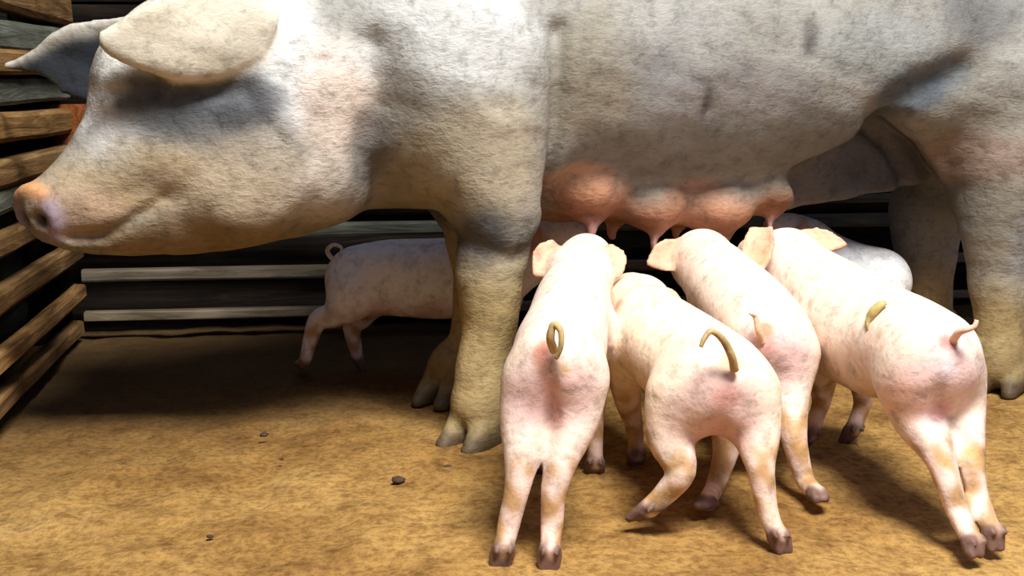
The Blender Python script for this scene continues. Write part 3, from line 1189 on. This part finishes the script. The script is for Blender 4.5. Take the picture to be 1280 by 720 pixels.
P2 = dict(label='second nursing piglet from the left, stepping with its left hind foot dragging back', base=G(885, 665), fwd=(-.3, 1, 0), tint=(.88, .76, .58),
          spine=[(893, 478, 1.48, .066), (868, 458, 1.55, .066), (834, 432, 1.63, .064), (812, 408, 1.71, .056), (800, 388, 1.76, .046)],
          head=[(799, 382, 1.78, .043), (792, 372, 1.84, .038), (786, 360, 1.90, .024)],
          nose=[(786, 359, 1.905, .019), (785, 357, 1.92, .018)],
          legs=[[(848, 500, 1.48, .042), (838, 545, 1.47, .030), (851, 588, 1.445, .0190), (832, 616, 1.45, .0145), (812, 634, 1.45, .0120)],
                [(934, 495, 1.48, .042), (945, 540, 1.46, .030), (950, 580, 1.43, .0185), (955, 615, 1.42, .0145), (961, 645, 1.415, .0130), foot(971, 692)],
                [(786, 440, 1.66, .032), (783, 490, 1.70, .021), (793, 535, 1.72, .013), ff(.180, 1.73)],
                [(850, 440, 1.68, .032), (850, 490, 1.72, .021), (852, 530, 1.74, .013), ff(.245, 1.73)]],
          ears=[((775, 368, 1.80), (765, 400, 1.765), .042, (-.8, -1, .2)), ((822, 368, 1.80), (853, 378, 1.78), .032, (.3, -1, .5))],
          tail=[(918, 462, 1.415), (914, 444, 1.405), (903, 424, 1.400), (889, 414, 1.395), (880, 424, 1.39), (876, 434, 1.388)],
          dents=[((915, 508, 1.415), .006, (.02, .02, .02)), ((900, 545, 1.43), .010, (.012, .03, .03))],
          stain_and_shade=[((900, 520, 1.42), .06, LIL, .5), ((915, 448, 1.42), .014, (.55, .30, .18), .8), ((912, 500, 1.42), .018, (.80, .40, .38), .7), ((898, 540, 1.43), .03, (.70, .38, .38), .6), ((853, 578, 1.43), .012, (.55, .35, .18), .6), ((768, 378, 1.78), .01, RED, .7), ((790, 350, 1.8), .03, (.78, .66, .42), .5)])
P3 = dict(label='third nursing piglet from the left, half hidden, its head under the udder', base=G(950, 640), fwd=(-.2, 1, 0),
          spine=[(958, 418, 1.66, .060), (938, 392, 1.74, .061), (912, 364, 1.83, .058), (892, 342, 1.90, .054), (880, 330, 1.95, .048)],
          head=[(876, 324, 1.96, .045), (862, 322, 2.02, .038), (852, 318, 2.07, .024)],
          nose=[(851, 317, 2.08, .019), (850, 316, 2.09, .018)],
          legs=[[(925, 460, 1.66, .042), (912, 510, 1.64, .030), (908, 560, 1.605, .0185), (900, 590, 1.595, .0145), (892, 612, 1.585, .0130), foot(882, 650)],
                [(985, 445, 1.66, .044), (984, 492, 1.64, .031), (992, 545, 1.605, .0185), (1000, 580, 1.595, .0145), (1007, 602, 1.59, .0130), foot(1019, 638)],
                [(885, 400, 1.85, .034), (880, 440, 1.88, .021), (880, 480, 1.90, .013), ff(.29, 1.90)],
                [(930, 395, 1.85, .034), (928, 440, 1.88, .021), (926, 480, 1.90, .013), ff(.35, 1.90)]],
          ears=[((850, 315, 1.95), (808, 330, 1.93), .055, (-.2, -1, .3)), ((905, 316, 1.96), (928, 330, 1.94), .040, (.3, -1, .4))],
          tail=[(952, 428, 1.605), (948, 412, 1.595), (944, 396, 1.595), (938, 392, 1.59)],
          tailcol=(.85, .55, .36),
          stain_and_shade=[((975, 450, 1.6), .05, LIL, .6), ((950, 412, 1.61), .012, (.62, .26, .12), .85), ((962, 440, 1.61), .012, (.72, .36, .30), .7), ((990, 530, 1.6), .012, (.55, .34, .16), .8), ((1002, 555, 1.6), .010, (.55, .34, .16), .7)])
P4 = dict(label='rightmost nursing piglet, rump nearest the right edge with a straw wisp on its back', base=G(1190, 680), fwd=(-.3, 1, 0),
          spine=[(1162, 448, 1.50, .063), (1132, 432, 1.58, .067), (1086, 412, 1.68, .071), (1040, 378, 1.79, .066), (1000, 345, 1.88, .056), (985, 330, 1.93, .050)],
          head=[(982, 328, 1.93, .050), (962, 324, 1.99, .042), (940, 316, 2.05, .026)],
          nose=[(939, 316, 2.055, .020), (936, 315, 2.07, .019)],
          extra=[[(1100, 440, 1.66, .062), (1040, 420, 1.76, .058)]],
          legs=[[(1142, 480, 1.50, .046), (1148, 520, 1.49, .033), (1172, 568, 1.455, .0195), (1185, 605, 1.435, .0150), (1197, 640, 1.425, .0135), foot(1213, 700)],
                [(1190, 475, 1.52, .042), (1200, 515, 1.51, .031), (1212, 558, 1.475, .0190), (1217, 590, 1.455, .0145), (1223, 622, 1.445, .0130), foot(1238, 688)],
                [(1030, 430, 1.80, .036), (1028, 475, 1.82, .022), (1026, 505, 1.83, .014), ff(.455, 1.83)],
                [(1075, 430, 1.83, .036), (1078, 475, 1.85, .022), (1078, 505, 1.86, .014), ff(.53, 1.86)]],
          ears=[((952, 288, 1.875), (942, 352, 1.83), .052, (-.5, -1, .1)), ((1000, 300, 1.95), (1060, 306, 1.93), .046, (.1, -.9, .6))],
          tail=[(1190, 428, 1.452), (1198, 416, 1.435), (1208, 412, 1.425), (1218, 408, 1.42), (1221, 400, 1.42)],
          tailcol=(.88, .58, .46),
          dents=[((1172, 520, 1.44), .010, (.012, .03, .04)), ((1098, 440, 1.61), .006, (.006, .05, .06))],
          stain_and_shade=[((1175, 490, 1.44), .05, LIL, .6), ((1188, 424, 1.46), .011, (.55, .15, .14), .85), ((1178, 520, 1.45), .014, (.66, .34, .36), .8), ((1190, 468, 1.44), .012, (.90, .74, .80), .8), ((945, 318, 1.9), .02, (.72, .42, .25), .8),
                 ((1188, 575, 1.43), .007, (.70, .32, .12), .9), ((1212, 560, 1.45), .008, (.70, .38, .14), .9), ((1092, 418, 1.60), .007, (.50, .42, .22), .7), ((1095, 435, 1.60), .006, (.55, .44, .25), .6), ((1099, 452, 1.60), .006, (.58, .44, .28), .55), ((1104, 470, 1.60), .006, (.60, .44, .30), .5), ((1115, 500, 1.62), .03, (.82, .5, .42), .6)])  # olive run down the flank: dirt mark and painted crease shade
P5 = dict(label='shaded piglet on the far side of the sow, rump and curled tail behind her foreleg', base=G(470, 450), fwd=(1, -.05, 0), pk=.15, tint=(.93, .93, .93),
          spine=[(450, 350, 2.30, .066), (490, 347, 2.30, .072), (560, 348, 2.29, .076), (620, 338, 2.28, .068), (655, 320, 2.27, .054)],
          head=[(660, 312, 2.27, .052), (690, 298, 2.26, .042), (715, 292, 2.25, .026)],
          nose=[(716, 292, 2.25, .02), (722, 291, 2.25, .019)],
          legs=[[(442, 370, 2.26, .045), (420, 392, 2.26, .026), (398, 400, 2.26, .019), (388, 425, 2.26, .0145), (383, 445, 2.26, .0125), foot(379, 470)],
                [(455, 372, 2.33, .045), (450, 395, 2.34, .026), (440, 410, 2.34, .018), ff(-.30, 2.35)],
                [(625, 375, 2.24, .036), (622, 410, 2.24, .02), (620, 440, 2.24, .014), ff(-.03, 2.24)],
                [(630, 375, 2.32, .036), (630, 410, 2.32, .02), (630, 430, 2.32, .014), ff(-.02, 2.33)]],
          ears=[((662, 285, 2.23), (672, 318, 2.21), .045, (-.2, -1, .1)), ((668, 280, 2.30), (690, 276, 2.34), .04, (0, .4, 1))],
          tail=[(424, 330, 2.29), (414, 322, 2.285), (409, 313, 2.28), (417, 306, 2.275), (427, 310, 2.27), (424, 320, 2.268)],
          tailcol=(.62, .58, .60),
          stain_and_shade=[((478, 392, 2.24), .028, (.75, .45, .45), .5), ((540, 392, 2.23), .03, (.75, .48, .46), .5)])
P6 = dict(label='greyish piglet on the far side of the sow, glimpsed between her belly and hind leg', base=G(1070, 440), fwd=(-1, .1, 0), pk=.1, tint=(.88, .90, .93),
          spine=[(1096, 352, 2.36, .066), (1064, 345, 2.37, .066), (1030, 328, 2.38, .060), (1010, 312, 2.38, .050)],
          head=[(1006, 306, 2.38, .050), (988, 292, 2.38, .040), (972, 284, 2.38, .025)],
          nose=[(971, 284, 2.38, .02), (966, 283, 2.38, .019)],
          legs=[[(1098, 380, 2.33, .04), (1106, 405, 2.33, .024), (1102, 425, 2.33, .015), ff(.71, 2.33)],
                [(1098, 380, 2.40, .04), (1104, 400, 2.40, .024), (1100, 415, 2.40, .015), ff(.71, 2.41)],
                [(1020, 360, 2.34, .034), (1018, 390, 2.34, .02), (1018, 420, 2.34, .013), ff(.57, 2.34)],
                [(1020, 360, 2.42, .034), (1018, 385, 2.42, .02), (1018, 410, 2.42, .013), ff(.57, 2.43)]],
          ears=[((1010, 285, 2.35), (1000, 308, 2.31), .04, (0, -1, .2)), ((1008, 280, 2.42), (996, 270, 2.46), .04, (0, .4, 1))])
for sp in (P1, P2, P3, P4, P5, P6):
    rt_, sf_ = piglet(sp)
    if sp is P4:
        p4_surf = sf_

# ------------------------------------------------------------------ small litter on the floor and on the back
for i, (x, y, r) in enumerate([(330, 545, .006), (498, 603, .009), (262, 672, .004), (560, 586, .006), (548, 592, .005), (352, 575, .003)]):
    q = G(x, y)
    bm_v, bm_f = [], []
    rr = random.Random(i)
    for a in range(5):
        for c in range(8):
            th, ph = math.pi * a / 4, 2 * math.pi * c / 8
            s = r * rr.uniform(.8, 1.15)
            bm_v.append((s * 1.3 * math.sin(th) * math.cos(ph), s * math.sin(th) * math.sin(ph), s * .6 * math.cos(th) + r * .4))
    for a in range(4):
        for c in range(8):
            bm_f.append((a * 8 + c, a * 8 + (c + 1) % 8, a * 8 + 8 + (c + 1) % 8, a * 8 + 8 + c))
    me = mesh_from('clod', bm_v, bm_f, M_dung)
    where = ['dark clod on the earth below the sow\'s jaw', 'largest dark clod on the open earth left of the foremost hoof', 'small clod near the bottom edge of the floor on the left',
             'reddish dark clod just below the sow\'s front hoof', 'small clod beside the one below the front hoof', 'tiny clod a little right of the one below the jaw'][i]
    put('dung_clod', me, None, tuple(q), label=where, category='clod', group='clods on the floor')

# olive straw wisp lying over the back of the rightmost piglet
from mathutils.bvhtree import BVHTree
bv = BVHTree.FromPolygons([tuple(x) for x in p4_surf[0]], [tuple(int(i) for i in q) for q in p4_surf[1]])


def on_back(px, py, lift):
    r = ray(px, py)
    h = bv.ray_cast(Vector(CAMP), Vector(unit(r)))
    return np.array(h[0]) + np.array(h[1]) * lift if h[0] is not None else P(px, py, 1.62)


wisp_base = on_back(1094, 400, 0)
me = tube('straw_wisp', [on_back(1110, 383, .006), on_back(1104, 387, .0075), on_back(1097, 392, .006), on_back(1091, 398, .004), on_back(1086, 404, .002), on_back(1085, 413, .001)],
          [.003, .0055, .0068, .0062, .0040, .0015], M_straw, None, wisp_base)
put('straw_wisp', me, None, tuple(wisp_base), label='olive wisp of straw lying across the back of the rightmost piglet', category='straw')
